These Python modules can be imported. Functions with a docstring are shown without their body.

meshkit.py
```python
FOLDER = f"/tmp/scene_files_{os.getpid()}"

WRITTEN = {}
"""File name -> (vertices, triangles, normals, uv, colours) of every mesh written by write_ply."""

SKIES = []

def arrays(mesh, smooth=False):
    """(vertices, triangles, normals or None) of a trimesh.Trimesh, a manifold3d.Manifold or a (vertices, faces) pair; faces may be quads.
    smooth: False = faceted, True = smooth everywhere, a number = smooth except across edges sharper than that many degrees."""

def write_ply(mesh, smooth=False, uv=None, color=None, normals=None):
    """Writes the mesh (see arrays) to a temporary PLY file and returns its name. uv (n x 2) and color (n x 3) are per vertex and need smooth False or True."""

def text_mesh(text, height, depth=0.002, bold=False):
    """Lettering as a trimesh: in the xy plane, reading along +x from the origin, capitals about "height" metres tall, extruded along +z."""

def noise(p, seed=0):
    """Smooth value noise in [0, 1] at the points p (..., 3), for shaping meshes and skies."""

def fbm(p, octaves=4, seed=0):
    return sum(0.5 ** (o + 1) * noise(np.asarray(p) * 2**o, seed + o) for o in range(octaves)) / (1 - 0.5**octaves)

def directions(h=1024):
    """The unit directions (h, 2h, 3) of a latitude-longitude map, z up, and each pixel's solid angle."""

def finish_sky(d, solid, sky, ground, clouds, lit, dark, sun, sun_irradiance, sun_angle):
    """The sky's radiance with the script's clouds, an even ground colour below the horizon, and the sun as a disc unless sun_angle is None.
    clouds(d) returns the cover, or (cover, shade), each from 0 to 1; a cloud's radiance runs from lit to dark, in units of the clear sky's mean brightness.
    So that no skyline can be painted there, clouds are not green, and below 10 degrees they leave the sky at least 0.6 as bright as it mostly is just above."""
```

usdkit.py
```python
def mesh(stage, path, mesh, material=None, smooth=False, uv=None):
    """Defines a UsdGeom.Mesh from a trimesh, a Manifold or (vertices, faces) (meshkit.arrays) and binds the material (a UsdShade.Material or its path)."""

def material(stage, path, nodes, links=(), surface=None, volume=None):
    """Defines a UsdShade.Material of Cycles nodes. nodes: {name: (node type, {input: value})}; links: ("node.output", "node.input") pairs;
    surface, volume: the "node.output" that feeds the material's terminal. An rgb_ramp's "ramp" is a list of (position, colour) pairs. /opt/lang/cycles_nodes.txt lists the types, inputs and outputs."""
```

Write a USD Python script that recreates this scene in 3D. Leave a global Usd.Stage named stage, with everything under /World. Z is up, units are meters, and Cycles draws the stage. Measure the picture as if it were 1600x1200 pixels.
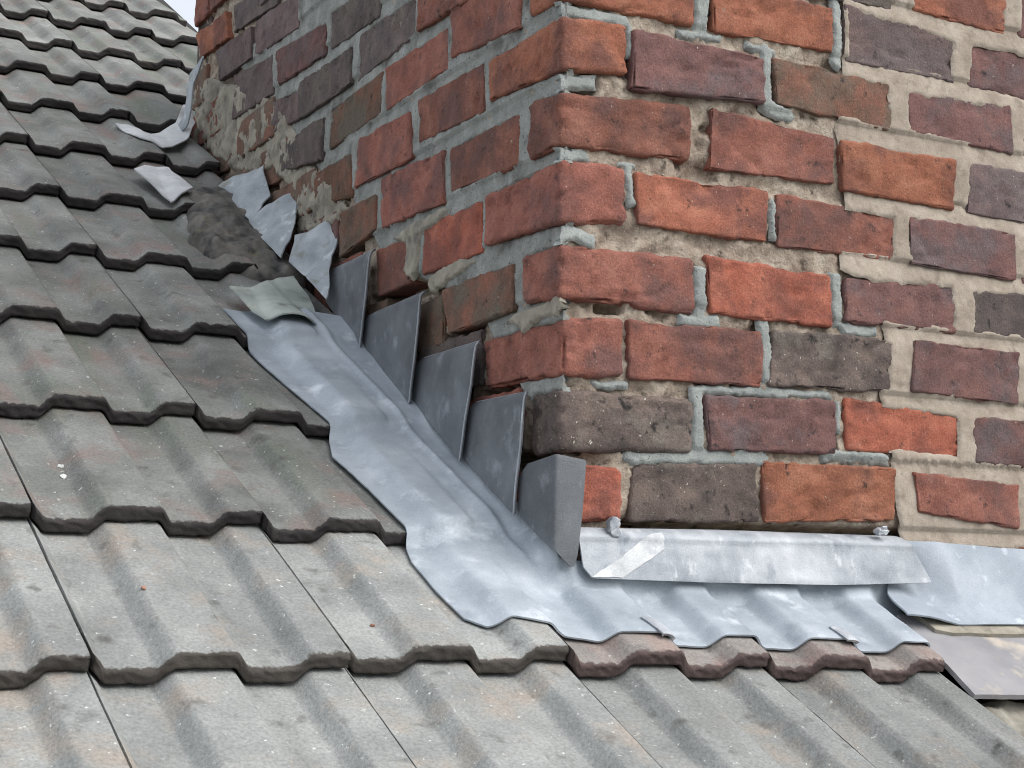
import math, random
import numpy as np, trimesh, usdkit, meshkit
import shapely
from shapely.geometry import Polygon, LineString, Point
from scipy.spatial import Delaunay
from scipy.ndimage import gaussian_filter, maximum_filter
from scipy.interpolate import RegularGridInterpolator
from pxr import Usd, UsdGeom, UsdLux, UsdShade, Sdf, Gf, Vt

# ---------------------------------------------------------------- camera, sky, sun, exposure
stage = Usd.Stage.CreateInMemory()
UsdGeom.SetStageUpAxis(stage, UsdGeom.Tokens.z)
UsdGeom.SetStageMetersPerUnit(stage, 1.0)
UsdGeom.Xform.Define(stage, '/World')
UsdGeom.Scope.Define(stage, '/World/Looks')
CAM_R = np.array([[0.8849, -0.4657, 0.011], [0.0694, 0.1084, -0.9917], [0.4606, 0.8783, 0.1283]])                  # rows: right, down, forward
CAM_C = np.array([-1.0335, -1.8384, -0.104])
cam = UsdGeom.Camera.Define(stage, '/World/camera')
m = Gf.Matrix4d(1)
for i, v in enumerate((CAM_R[0], -CAM_R[1], -CAM_R[2])):
    v = v / np.linalg.norm(v)
    m.SetRow(i, Gf.Vec4d(float(v[0]), float(v[1]), float(v[2]), 0))
m.SetRow(3, Gf.Vec4d(*map(float, CAM_C), 1))
UsdGeom.Xformable(cam).AddTransformOp().Set(m)
cam.CreateHorizontalApertureAttr(36.0)
cam.CreateVerticalApertureAttr(27.0)
cam.CreateFocalLengthAttr(36.0 * 2584.08 / 1600)
cam.CreateClippingRangeAttr(Gf.Vec2f(0.05, 5000))
cam.CreateExposureAttr(1.25)

SUN = np.array([0.46, -0.56, 0.69]); SUN = SUN / np.linalg.norm(SUN)
SUN_EL, SUN_ROT = math.asin(SUN[2]), math.atan2(SUN[0], SUN[1])
dome = UsdLux.DomeLight.Define(stage, '/World/sky')
dome.GetPrim().SetCustomDataByKey('kind', 'structure')
sky = usdkit.material(stage, '/World/Looks/overcast_sky', {
    'sky': ('sky_texture', {'sky_type': 'single_scattering', 'sun_disc': False, 'sun_elevation': SUN_EL, 'sun_rotation': SUN_ROT}),
    'tc': ('texture_coordinate', {}),
    'n': ('noise_texture', {'scale': 2.2, 'detail': 5.0, 'roughness': 0.55}),
    'r': ('rgb_ramp', {'ramp': [(0.3, (4.1, 4.25, 4.5)), (0.7, (5.2, 5.3, 5.5))]}),
    'sep': ('separate_xyz', {}),
    'z': ('map_range', {'from_min': 0.0, 'from_max': 1.0, 'to_min': 0.75, 'to_max': 1.35, 'clamp': True}),
    'mz': ('mix', {'mix_type': 'multiply', 'fac': 1.0}),
    'm': ('mix', {'mix_type': 'mix', 'fac': 0.8}),
    'b': ('background_shader', {'strength': 0.09}),
}, [('tc.generated', 'n.vector'), ('n.fac', 'r.fac'), ('tc.generated', 'sep.vector'), ('sep.z', 'z.value'), ('r.color', 'mz.color1'), ('z.result', 'mz.color2'),
    ('sky.color', 'm.color1'), ('mz.color', 'm.color2'), ('m.color', 'b.color')], surface='b.background')
UsdShade.MaterialBindingAPI.Apply(dome.GetPrim()).Bind(sky)
sun = UsdLux.DistantLight.Define(stage, '/World/sun')
sun.CreateIntensityAttr(0.4)
sun.CreateNormalizeAttr(True) if hasattr(sun, 'CreateNormalizeAttr') else None
sun.CreateAngleAttr(55.0)
sun.CreateColorAttr(Gf.Vec3f(1.0, 0.97, 0.93))
zz = SUN; xx = np.cross([0, 0, 1], zz); xx /= np.linalg.norm(xx); yy = np.cross(zz, xx)
ms = Gf.Matrix4d(1)
for i, v in enumerate((xx, yy, zz)):
    ms.SetRow(i, Gf.Vec4d(*map(float, v), 0))
UsdGeom.Xformable(sun).AddTransformOp().Set(ms)

rng = np.random.default_rng(7)
random.seed(7)

# ---------------------------------------------------------------- helpers
used = {}
def unique(parent, name):
    k = (parent, name); n = used.get(k, 0); used[k] = n + 1
    return f'{parent}/{name}' if n == 0 else f'{parent}/{name}_{n:03d}'
def tag(prim, label=None, cat=None, group=None, kind=None):
    for k, v in (('label', label), ('category', cat), ('group', group), ('kind', kind)):
        if v: prim.SetCustomDataByKey(k, v)
    return prim
def thing(name, label, cat, group=None):
    return tag(UsdGeom.Xform.Define(stage, unique('/World', name)).GetPrim(), label, cat, group)
def obj(name, mesh, mat, parent=None, smooth=40, label=None, cat=None, group=None, kind=None):
    path = unique(parent.GetPath().pathString if parent else '/World', name)
    g = usdkit.mesh(stage, path, mesh, mat, smooth=smooth)
    tag(g.GetPrim(), label, cat, group, kind)
    return g
noise, fbm = meshkit.noise, meshkit.fbm
def sfbm(p, octaves=3, seed=0): return fbm(p, octaves, seed) * 2 - 1

# ---------------------------------------------------------------- materials
def M(name, stops, scale=14, detail=5, rough=.85, stain=None, speck=None, bump=.5, bscale=150, bdist=.002, stretch=(1, 1, 1),
      metallic=0., jitter=.18, spec=.35, huej=.003, dark=None, grain=0.):
    """mottled surface: a ramp over noise, an optional second stain, optional specks, a per-piece shift in value and fine relief."""
    n = {'g': ('geometry', {}), 'map': ('mapping', {'scale': stretch}),
         'n1': ('noise_texture', {'scale': scale, 'detail': detail, 'roughness': .62}),
         'r1': ('rgb_ramp', {'ramp': stops}),
         'oi': ('object_info', {}),
         'mv': ('map_range', {'value': 0., 'from_min': 0., 'from_max': 1., 'to_min': 1 - jitter, 'to_max': 1 + jitter}),
         'mh': ('map_range', {'value': 0., 'from_min': 0., 'from_max': 1., 'to_min': .5 + huej, 'to_max': .5 - huej}),
         'hs': ('hsv', {'saturation': 1.0, 'fac': 1.0}),
         'nb': ('noise_texture', {'scale': bscale, 'detail': 6.0, 'roughness': .65}),
         'bp': ('bump', {'strength': bump, 'distance': bdist}),
         'p': ('principled_bsdf', {'roughness': rough, 'metallic': metallic, 'specular_ior_level': spec})}
    L = [('g.position', 'map.vector'), ('map.vector', 'n1.vector'), ('n1.fac', 'r1.fac'), ('oi.random', 'mv.value'), ('oi.random', 'mh.value'),
         ('mv.result', 'hs.value'), ('mh.result', 'hs.hue'), ('map.vector', 'nb.vector'), ('nb.fac', 'bp.height'), ('bp.normal', 'p.normal')]
    cur = 'r1.color'
    for i, (col, sc, lo, hi) in enumerate(x for x in (stain, speck, dark) if x):
        k = f's{i}'
        n[k + 'n'] = ('noise_texture', {'scale': sc, 'detail': 4.0, 'roughness': .6})
        n[k + 'm'] = ('mapping', {'location': (3.1 * i + 1.7, 5.3, 2.9)})
        n[k + 'r'] = ('map_range', {'from_min': lo, 'from_max': hi, 'to_min': 0., 'to_max': 1., 'clamp': True})
        n[k + 'x'] = ('mix', {'mix_type': 'mix', 'color2': col})
        L += [('map.vector', k + 'm.vector'), (k + 'm.vector', k + 'n.vector'), (k + 'n.fac', k + 'r.value'), (k + 'r.result', k + 'x.fac'), (cur, k + 'x.color1')]
        cur = k + 'x.color'
    if grain:
        n['gn'] = ('noise_texture', {'scale': 420., 'detail': 3.0, 'roughness': .7})
        n['gr'] = ('rgb_ramp', {'ramp': [(.3, (1 - grain,) * 3), (.5, (1, 1, 1)), (.7, (1 + grain,) * 3)]})
        n['gx'] = ('mix', {'mix_type': 'multiply', 'fac': 1.0})
        L += [('g.position', 'gn.vector'), ('gn.fac', 'gr.fac'), (cur, 'gx.color1'), ('gr.color', 'gx.color2')]
        cur = 'gx.color'
        n['nf'] = ('noise_texture', {'scale': 520., 'detail': 3.0, 'roughness': .7})
        n['bf'] = ('bump', {'strength': .55, 'distance': .0012})
        L = [x for x in L if x != ('bp.normal', 'p.normal')] + [('g.position', 'nf.vector'), ('nf.fac', 'bf.height'), ('bp.normal', 'bf.normal'), ('bf.normal', 'p.normal')]
    L += [(cur, 'hs.color'), ('hs.color', 'p.base_color')]
    return usdkit.material(stage, '/World/Looks/' + name, n, L, surface='p.BSDF')

_sp = ((.50, .45, .40), 210, .69, .75)
def brick_mat(name, lo, mid, hi, stain, dark=(.04, .031, .03), scale=17, dl=.57, bump=1.0, sp=_sp, st=(.47, .62)):
    return M(name, [(.28, lo), (.48, mid), (.72, hi)], scale, detail=7, stain=(stain, 12, *st), speck=sp, dark=(dark, 52, dl + .055, dl + .17), bump=bump * .8, bscale=150, bdist=.0025, jitter=.14, rough=.95, spec=.2, grain=.32)
BR = {
 'orange': brick_mat('brick_orange', (.16, .064, .042), (.29, .110, .069), (.385, .172, .112), (.17, .075, .058)),
 'bright': brick_mat('brick_bright_red', (.17, .06, .040), (.295, .097, .061), (.385, .152, .099), (.18, .07, .052)),
 'red': brick_mat('brick_red', (.125, .056, .043), (.22, .089, .066), (.30, .137, .103), (.14, .072, .062)),
 'purple': brick_mat('brick_purple', (.08, .050, .048), (.145, .079, .073), (.21, .108, .092), (.125, .092, .092), dark=(.04, .033, .036)),
 'darkpurple': brick_mat('brick_dark_purple', (.075, .06, .06), (.12, .088, .086), (.175, .122, .112), (.14, .112, .108), dark=(.03, .027, .03)),
 'mottled': brick_mat('brick_brown', (.07, .052, .042), (.135, .08, .058), (.235, .10, .066), (.12, .098, .076), dark=(.035, .03, .028)),
 'dark': brick_mat('brick_dark', (.06, .052, .052), (.105, .084, .08), (.16, .122, .11), (.13, .11, .095), dark=(.025, .023, .024), dl=.55),
 'moss': brick_mat('brick_weathered', (.055, .046, .043), (.112, .087, .078), (.185, .142, .122), (.18, .158, .135), dark=(.028, .026, .025), dl=.53, sp=((.6, .57, .5), 170, .66, .73), st=(.54, .7)),
}
BED = M('old_sandy_mortar', [(.3, (.20, .155, .12)), (.5, (.35, .285, .225)), (.7, (.48, .42, .34))], 38, stain=((.10, .075, .055), 55, .56, .7), speck=((.55, .5, .43), 240, .62, .72), bump=1.0, bscale=240, bdist=.004, jitter=0)
GREY = M('grey_cement_pointing', [(.3, (.22, .238, .228)), (.5, (.285, .305, .292)), (.7, (.36, .378, .36))], 24, speck=((.6, .62, .6), 260, .66, .74), dark=((.10, .105, .105), 190, .64, .70), bump=.7, bscale=260, jitter=.08, huej=.0, grain=.2, rough=.95, spec=.2)
GREY_DIRTY = M('dirty_grey_pointing', [(.3, (.205, .212, .195)), (.5, (.28, .288, .268)), (.7, (.36, .366, .342))], 24, stain=((.115, .11, .10), 18, .54, .72), speck=((.5, .52, .5), 260, .68, .76), dark=((.07, .072, .07), 190, .62, .69), bump=.8, bscale=260, jitter=.08, huej=.0, grain=.2, rough=.95, spec=.2)
BEIGE = M('beige_lime_pointing', [(.3, (.25, .208, .165)), (.5, (.325, .278, .225)), (.7, (.40, .35, .29))], 20, stain=((.21, .175, .14), 40, .56, .72), bump=.6, bscale=150, grain=.14, rough=.95, spec=.2, jitter=.05, huej=.004)
SMEAR = M('dirty_beige_mortar', [(.3, (.17, .155, .125)), (.5, (.255, .232, .185)), (.7, (.34, .315, .255))], 26, stain=((.13, .115, .10), 30, .55, .68), bump=.8, bscale=130, jitter=.05, huej=.004)
FILLET = M('weathered_mortar_fillet', [(.3, (.06, .057, .054)), (.5, (.115, .108, .098)), (.7, (.18, .168, .145))], 20, stain=((.20, .19, .10), 22, .60, .75), dark=((.04, .04, .042), 16, .52, .66), bump=1.0, bscale=130, bdist=.003, jitter=0)

def lead(name, stops, rough=.62, metallic=.30, scale=9, white=None, stretch=(1, 1, 1), bump=.12, dark=None):
    return M(name, stops, scale, rough=rough, metallic=metallic, stain=white, dark=dark, bump=bump, bscale=60, bdist=.002, stretch=stretch, jitter=.04, huej=.0, spec=.5, grain=.10)
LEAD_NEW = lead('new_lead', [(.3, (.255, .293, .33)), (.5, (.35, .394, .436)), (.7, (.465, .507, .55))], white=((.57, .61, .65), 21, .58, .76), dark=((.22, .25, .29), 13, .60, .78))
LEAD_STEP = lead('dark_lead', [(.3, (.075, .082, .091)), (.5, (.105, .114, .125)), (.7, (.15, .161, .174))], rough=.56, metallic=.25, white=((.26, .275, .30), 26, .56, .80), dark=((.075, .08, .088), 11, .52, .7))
LEAD_PALE = lead('pale_blue_lead', [(.3, (.225, .258, .30)), (.5, (.28, .318, .362)), (.7, (.365, .402, .447))], rough=.72, metallic=.1, white=((.55, .6, .65), 30, .60, .74))
LEAD_FLAP = lead('streaked_lead', [(.3, (.23, .25, .275)), (.5, (.335, .357, .385)), (.7, (.46, .48, .505))], rough=.62, metallic=.2, scale=16, white=((.58, .60, .625), 45, .60, .74), stretch=(1, 1, .6), dark=((.19, .21, .24), 22, .58, .74), bump=.25)
LEAD_OLD = lead('old_pale_lead', [(.3, (.22, .25, .275)), (.5, (.31, .34, .365)), (.7, (.43, .46, .485))], rough=.65, metallic=.15, scale=14, white=((.54, .575, .60), 30, .60, .74), dark=((.20, .205, .16), 24, .58, .72), bump=.5)
LEAD_LEAF = lead('greenish_old_lead', [(.3, (.24, .27, .25)), (.5, (.36, .40, .37)), (.7, (.48, .52, .48))], rough=.6, metallic=.25, scale=12, white=((.55, .57, .48), 25, .60, .72), dark=((.16, .17, .15), 20, .60, .74), bump=.35)
LEAD_BRIGHT = lead('bright_lead', [(.3, (.38, .392, .405)), (.6, (.54, .55, .555))], rough=.6, metallic=.2, scale=20, bump=.2, dark=((.42, .43, .45), 30, .58, .72))
LEAD_STRAP = lead('clean_lead', [(.3, (.42, .43, .44)), (.5, (.55, .56, .565)), (.7, (.66, .665, .67))], rough=.65, metallic=.15, scale=24, dark=((.34, .355, .38), 30, .52, .70), bump=.3)
SLATE = M('lavender_slate', [(.3, (.215, .212, .222)), (.5, (.275, .27, .28)), (.7, (.33, .322, .328))], 9, stain=((.45, .40, .34), 9, .54, .62), bump=.35, bscale=60, rough=.6, jitter=.1)
DECK = M('roofing_felt', [(.3, (.02, .02, .02)), (.7, (.035, .033, .03))], 20, jitter=0)
EARTH = M('ground_grey', [(.3, (.12, .12, .11)), (.7, (.2, .2, .18))], .5, jitter=0)
STONE = M('pale_stone', [(.3, (.16, .148, .122)), (.5, (.23, .213, .178)), (.7, (.31, .29, .245))], 30, bump=.8, jitter=.15)
DEBRIS = M('brick_crumb', [(.3, (.20, .10, .07)), (.7, (.34, .19, .14))], 60, jitter=.2)
DROP = M('pale_dropping', [(.3, (.38, .39, .37)), (.7, (.58, .58, .56))], 60, jitter=.1)

def tile_mat(name, stops, nose_cols, stain, stain2):
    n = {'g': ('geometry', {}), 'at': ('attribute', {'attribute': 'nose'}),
         'n1': ('noise_texture', {'scale': 7., 'detail': 6., 'roughness': .6}), 'r1': ('rgb_ramp', {'ramp': stops}),
         'n2': ('noise_texture', {'scale': 11., 'detail': 5., 'roughness': .6}), 'm2': ('map_range', {'from_min': .52, 'from_max': .70, 'clamp': True}), 'x2': ('mix', {'color2': stain}),
         'mr3': ('mapping', {'rotation': (-.5424, 0., 0.)}), 'mp3': ('mapping', {'location': (4.1, 7.7, 1.3), 'scale': (2.6, .55, 2.6)}), 'n3': ('noise_texture', {'scale': 5., 'detail': 4.}), 'm3': ('map_range', {'from_min': .54, 'from_max': .72, 'clamp': True}), 'x3': ('mix', {'color2': stain2}),
         'n4': ('noise_texture', {'scale': 120., 'detail': 3., 'roughness': .6}), 'm4': ('map_range', {'from_min': .67, 'from_max': .73, 'clamp': True}), 'x4': ('mix', {'color2': (.52, .53, .50)}),
         'n5': ('noise_texture', {'scale': 260., 'detail': 2.}), 'r5': ('rgb_ramp', {'ramp': [(.3, (.82, .82, .82)), (.5, (1, 1, 1)), (.7, (1.15, 1.15, 1.15))]}), 'x5': ('mix', {'mix_type': 'multiply', 'fac': 1.0}),
         'mp6': ('mapping', {'location': (1.1, 2.7, 9.3)}), 'n6': ('noise_texture', {'scale': 30., 'detail': 4.}), 'm6': ('map_range', {'from_min': .60, 'from_max': .80, 'clamp': True}), 'x6': ('mix', {'color2': (.085, .08, .075)}),
         'oi': ('object_info', {}), 'mv': ('map_range', {'to_min': .84, 'to_max': 1.16}), 'hs': ('hsv', {'hue': .5, 'saturation': 1., 'fac': 1.}),
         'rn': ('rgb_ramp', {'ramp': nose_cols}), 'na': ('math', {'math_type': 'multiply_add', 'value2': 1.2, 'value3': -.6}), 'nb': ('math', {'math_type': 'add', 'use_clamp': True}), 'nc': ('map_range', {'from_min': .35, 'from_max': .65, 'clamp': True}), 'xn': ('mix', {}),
         'bn': ('noise_texture', {'scale': 220., 'detail': 5., 'roughness': .7}), 'bp': ('bump', {'strength': .7, 'distance': .0025}),
         'p': ('principled_bsdf', {'roughness': .9, 'specular_ior_level': .3})}
    P = 'g.position'
    L = [(P, 'n1.vector'), ('n1.fac', 'r1.fac'), (P, 'n2.vector'), ('n2.fac', 'm2.value'), ('m2.result', 'x2.fac'), ('r1.color', 'x2.color1'),
         (P, 'mr3.vector'), ('mr3.vector', 'mp3.vector'), ('mp3.vector', 'n3.vector'), ('n3.fac', 'm3.value'), ('m3.result', 'x3.fac'), ('x2.color', 'x3.color1'),
         (P, 'n4.vector'), ('n4.fac', 'm4.value'), ('m4.result', 'x4.fac'), ('x3.color', 'x4.color1'),
         (P, 'mp6.vector'), ('mp6.vector', 'n6.vector'), ('n6.fac', 'm6.value'), ('m6.result', 'x6.fac'), ('x4.color', 'x6.color1'),
         (P, 'n5.vector'), ('n5.fac', 'r5.fac'), ('x6.color', 'x5.color1'), ('r5.color', 'x5.color2'),
         ('oi.random', 'mv.value'), ('mv.result', 'hs.value'), ('x5.color', 'hs.color'),
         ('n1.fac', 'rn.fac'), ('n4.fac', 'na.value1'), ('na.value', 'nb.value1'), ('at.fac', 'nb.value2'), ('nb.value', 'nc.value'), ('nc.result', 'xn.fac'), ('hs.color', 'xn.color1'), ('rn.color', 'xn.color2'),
         ('xn.color', 'p.base_color'), (P, 'bn.vector'), ('bn.fac', 'bp.height'), ('bp.normal', 'p.normal')]
    return usdkit.material(stage, '/World/Looks/' + name, n, L, surface='p.BSDF')
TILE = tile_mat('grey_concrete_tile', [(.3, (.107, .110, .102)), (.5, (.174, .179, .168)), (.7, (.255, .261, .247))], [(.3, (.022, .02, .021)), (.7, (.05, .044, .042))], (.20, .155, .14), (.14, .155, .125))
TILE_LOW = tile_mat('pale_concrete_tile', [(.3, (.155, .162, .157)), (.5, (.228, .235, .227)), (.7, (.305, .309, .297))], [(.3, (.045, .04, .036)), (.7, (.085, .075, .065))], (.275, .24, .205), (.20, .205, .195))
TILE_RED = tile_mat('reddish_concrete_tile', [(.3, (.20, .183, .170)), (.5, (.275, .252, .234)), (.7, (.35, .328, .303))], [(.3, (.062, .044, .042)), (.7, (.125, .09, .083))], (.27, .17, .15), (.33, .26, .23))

# ---------------------------------------------------------------- frames
ROOF = {'X': [0.999275, 0.038075, 0.0], 'U': [-0.03261, 0.855863, 0.516173], 'N': [0.019653, -0.515799, 0.856484], 'O': [0, 0, -0.09389], 'g': 0.30888, 'w': 0.28108, 'x0': -0.63441, 's0': -0.47663, 'cz': 0.09783}
RX, RU, RN, RO = (np.array(ROOF[k]) for k in ('X', 'U', 'N', 'O'))
G, W, X0, S0, CZ = (ROOF[k] for k in ('g', 'w', 'x0', 's0', 'cz'))
def roof(u, s, h):
    u, s, h = np.broadcast_arrays(np.asarray(u, float), np.asarray(s, float), np.asarray(h, float))
    return RO + u[..., None] * RX + s[..., None] * RU + h[..., None] * RN
WALL_U = lambda s: 0.0327 * np.asarray(s)         # the roof line of the chimney's side wall

DROP_H, THICK, ROLL = .0225, .0185, .0185
_pk = [(0, 1), (.003, 1), (.017, 0), (.070, 0), (.087, 1), (.154, 1), (.168, 0), (.2205, 0), (.2375, 1), (.2812, 1)]
_vv = np.linspace(0, .2812, 1200)
_pp = gaussian_filter(np.interp(_vv, [a for a, b in _pk], [b for a, b in _pk]), 6, mode='wrap')
def profile(v): return ROLL * np.interp(v, _vv, _pp)
def row_of(s): return np.floor((np.asarray(s) - S0) / G)
def tile_h(u, s):
    u, s = np.asarray(u, float), np.asarray(s, float)
    v = np.mod(u - X0, W) * (.2812 / W)
    fr = (s - S0) / G - row_of(s)
    return profile(v) - fr * DROP_H

_gu, _gs = np.arange(-.5, .8, .002), np.arange(-.5, 2.1, .002)
_th = tile_h(_gu[:, None], _gs[None, :])
_th = np.where(_gu[:, None] > .492, np.minimum(_th, .002), _th)
def _smooth_h(su, ss, dil=3):
    a = gaussian_filter(maximum_filter(_th, (dil, dil * 2 + 1)), (su / .002, ss / .002))
    return RegularGridInterpolator((_gu, _gs), a, bounds_error=False, fill_value=0.)
H_TIGHT, H_SOFT, H_FOLD = _smooth_h(.004, .006), _smooth_h(.011, .017), _smooth_h(.007, .0075)

# ---------------------------------------------------------------- mesh builders
def rough_outline(poly, step=.004, amp=.002, scale=60, seed=0):
    p = np.array(poly.exterior.segmentize(step).coords)[:-1]
    q = np.c_[p * scale, np.full(len(p), seed * 3.7)]
    d = np.c_[sfbm(q, 3, seed), sfbm(q + 31.7, 3, seed + 5)] * amp
    r = Polygon(p + d).buffer(0)
    return r if r.geom_type == 'Polygon' else max(r.geoms, key=lambda g: g.area)

def sheet(poly, fn, step=.005, thick=.002, seed=1):
    """a closed sheet over a plan outline; fn(a, b, d) gives the upper face's points, d being the distance to the outline."""
    if poly.geom_type != 'Polygon': poly = max(poly.geoms, key=lambda g: g.area)
    r = np.random.default_rng(seed)
    rings = [np.array(poly.exterior.segmentize(step).coords)[:-1]] + [np.array(h.segmentize(step).coords)[:-1] for h in poly.interiors]
    x0, y0, x1, y1 = poly.bounds
    gx, gy = np.meshgrid(np.arange(x0, x1, step), np.arange(y0, y1, step * .87))
    gx = gx + (np.arange(gx.shape[0])[:, None] % 2) * step * .5
    ins = np.c_[gx.ravel(), gy.ravel()] + r.uniform(-.12, .12, (gx.size, 2)) * step
    shapely.prepare(poly)
    ins = ins[shapely.contains_xy(poly.buffer(-step * .45), ins[:, 0], ins[:, 1])] if not poly.buffer(-step * .45).is_empty else ins[:0]
    pts = np.vstack(rings + [ins])
    tri = Delaunay(pts).simplices
    c = pts[tri].mean(1)
    a2 = np.cross(pts[tri][:, 1] - pts[tri][:, 0], pts[tri][:, 2] - pts[tri][:, 0])
    tri = np.where((a2 < 0)[:, None], tri[:, ::-1], tri)
    tri = tri[shapely.contains_xy(poly, c[:, 0], c[:, 1]) & (np.abs(a2) > 1e-12)]
    d = shapely.distance(shapely.points(pts), poly.boundary)
    top = fn(pts[:, 0], pts[:, 1], d)
    nrm = np.zeros_like(top)
    fnrm = np.cross(top[tri[:, 1]] - top[tri[:, 0]], top[tri[:, 2]] - top[tri[:, 0]])
    for k in range(3): np.add.at(nrm, tri[:, k], fnrm)
    nrm /= np.maximum(np.linalg.norm(nrm, axis=1, keepdims=True), 1e-12)
    bot = top - nrm * thick
    n = len(pts)
    e = np.vstack([tri[:, [0, 1]], tri[:, [1, 2]], tri[:, [2, 0]]])
    key = {}
    for a, b in e: key[(a, b)] = 1
    be = np.array([(a, b) for a, b in e if (b, a) not in key])
    side = np.vstack([np.c_[be[:, 0], be[:, 0] + n, be[:, 1]], np.c_[be[:, 1], be[:, 0] + n, be[:, 1] + n]])
    f = np.vstack([tri, tri[:, ::-1] + n, side])
    return trimesh.Trimesh(np.vstack([top, bot]), f, process=False)

def on_right(x, z, out): return np.stack([x, -out, z], -1)
def on_left(y, z, out): return np.stack([-out, y, z], -1)          # note: y runs to the left of the picture

def grid_axis(n, L, r):
    r = min(r, L * .3)
    a = np.array([0, .25, .6, 1.0]) * r
    mid = np.linspace(r, L - r, max(n, 3))
    return np.concatenate([a[:-1], mid, (L - a[:-1])[::-1]]) / L

def box_grid(ax, ay, az):
    """a closed unit box with the given subdivisions; returns points in 0..1 and triangles."""
    idx, pts, tris = {}, [], []
    nx, ny, nz = len(ax), len(ay), len(az)
    def vid(i, j, k):
        t = (i, j, k)
        if t not in idx:
            idx[t] = len(pts); pts.append((ax[i], ay[j], az[k]))
        return idx[t]
    def face(A, B, f):
        for i in range(A - 1):
            for j in range(B - 1):
                a, b, c, d = f(i, j), f(i + 1, j), f(i + 1, j + 1), f(i, j + 1)
                tris.append((a, b, c)); tris.append((a, c, d))
    face(nx, nz, lambda i, k: vid(i, 0, k))
    face(nx, nz, lambda i, k: vid(nx - 1 - i, ny - 1, k))
    face(ny, nz, lambda j, k: vid(nx - 1, j, k))
    face(ny, nz, lambda j, k: vid(0, ny - 1 - j, k))
    face(nx, ny, lambda i, j: vid(i, j, nz - 1))
    face(nx, ny, lambda i, j: vid(i, ny - 1 - j, 0))
    return np.array(pts, float), np.array(tris)

def brick_mesh(Wd, D, H, place, seed, r=.007, res=.0055, ddeep=None):
    """rounded, worn brick: Wd along the wall, D into it, H up. place(unit points) -> world points (without wear)."""
    ny = max(3, int(D / res)) if ddeep is None else ddeep
    q, f = box_grid(grid_axis(int(Wd / res), Wd, r), grid_axis(ny, D, r), grid_axis(int(H / res), H, r))
    size = np.array([Wd, D, H]); p = q * size
    rr = min(r, D * .3, H * .3)
    inner = np.clip(p, rr, size - rr); d = p - inner
    L = np.linalg.norm(d, axis=1, keepdims=True)
    nrm = np.where(L > 1e-9, d / np.maximum(L, 1e-9), 0)
    # normals for flat points (already on the surface since d has length rr along one axis)
    p = inner + nrm * rr
    edge = np.sum(np.abs(d) > rr * .5, axis=1) >= 2
    s3 = np.array([seed * 1.37, seed * .71, seed * 2.13])
    w = sfbm(p * 26 + s3, 3, seed) * .0034 + sfbm(p * 95 + s3, 3, seed + 3) * .0022
    drag = sfbm(p * [16, 60, 62] + s3 + 9, 3, seed + 7)
    w = w - .0050 * np.clip(drag - .26, 0, 1) / .5 - .0038 * np.exp(-(sfbm(p * [14, 30, 22] + s3 + 3, 3, seed + 21) / .045) ** 2) * (fbm(p * 12 + s3, 2, seed + 23) > .52)                      # creases of hand-made brick
    chips = np.clip(fbm(p * 34 + s3 + 17, 2, seed + 11) - .60, 0, 1) / .4
    w = w - np.where(edge, .013, .003) * chips
    return place((p + nrm * w[:, None]) / size), f

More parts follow.
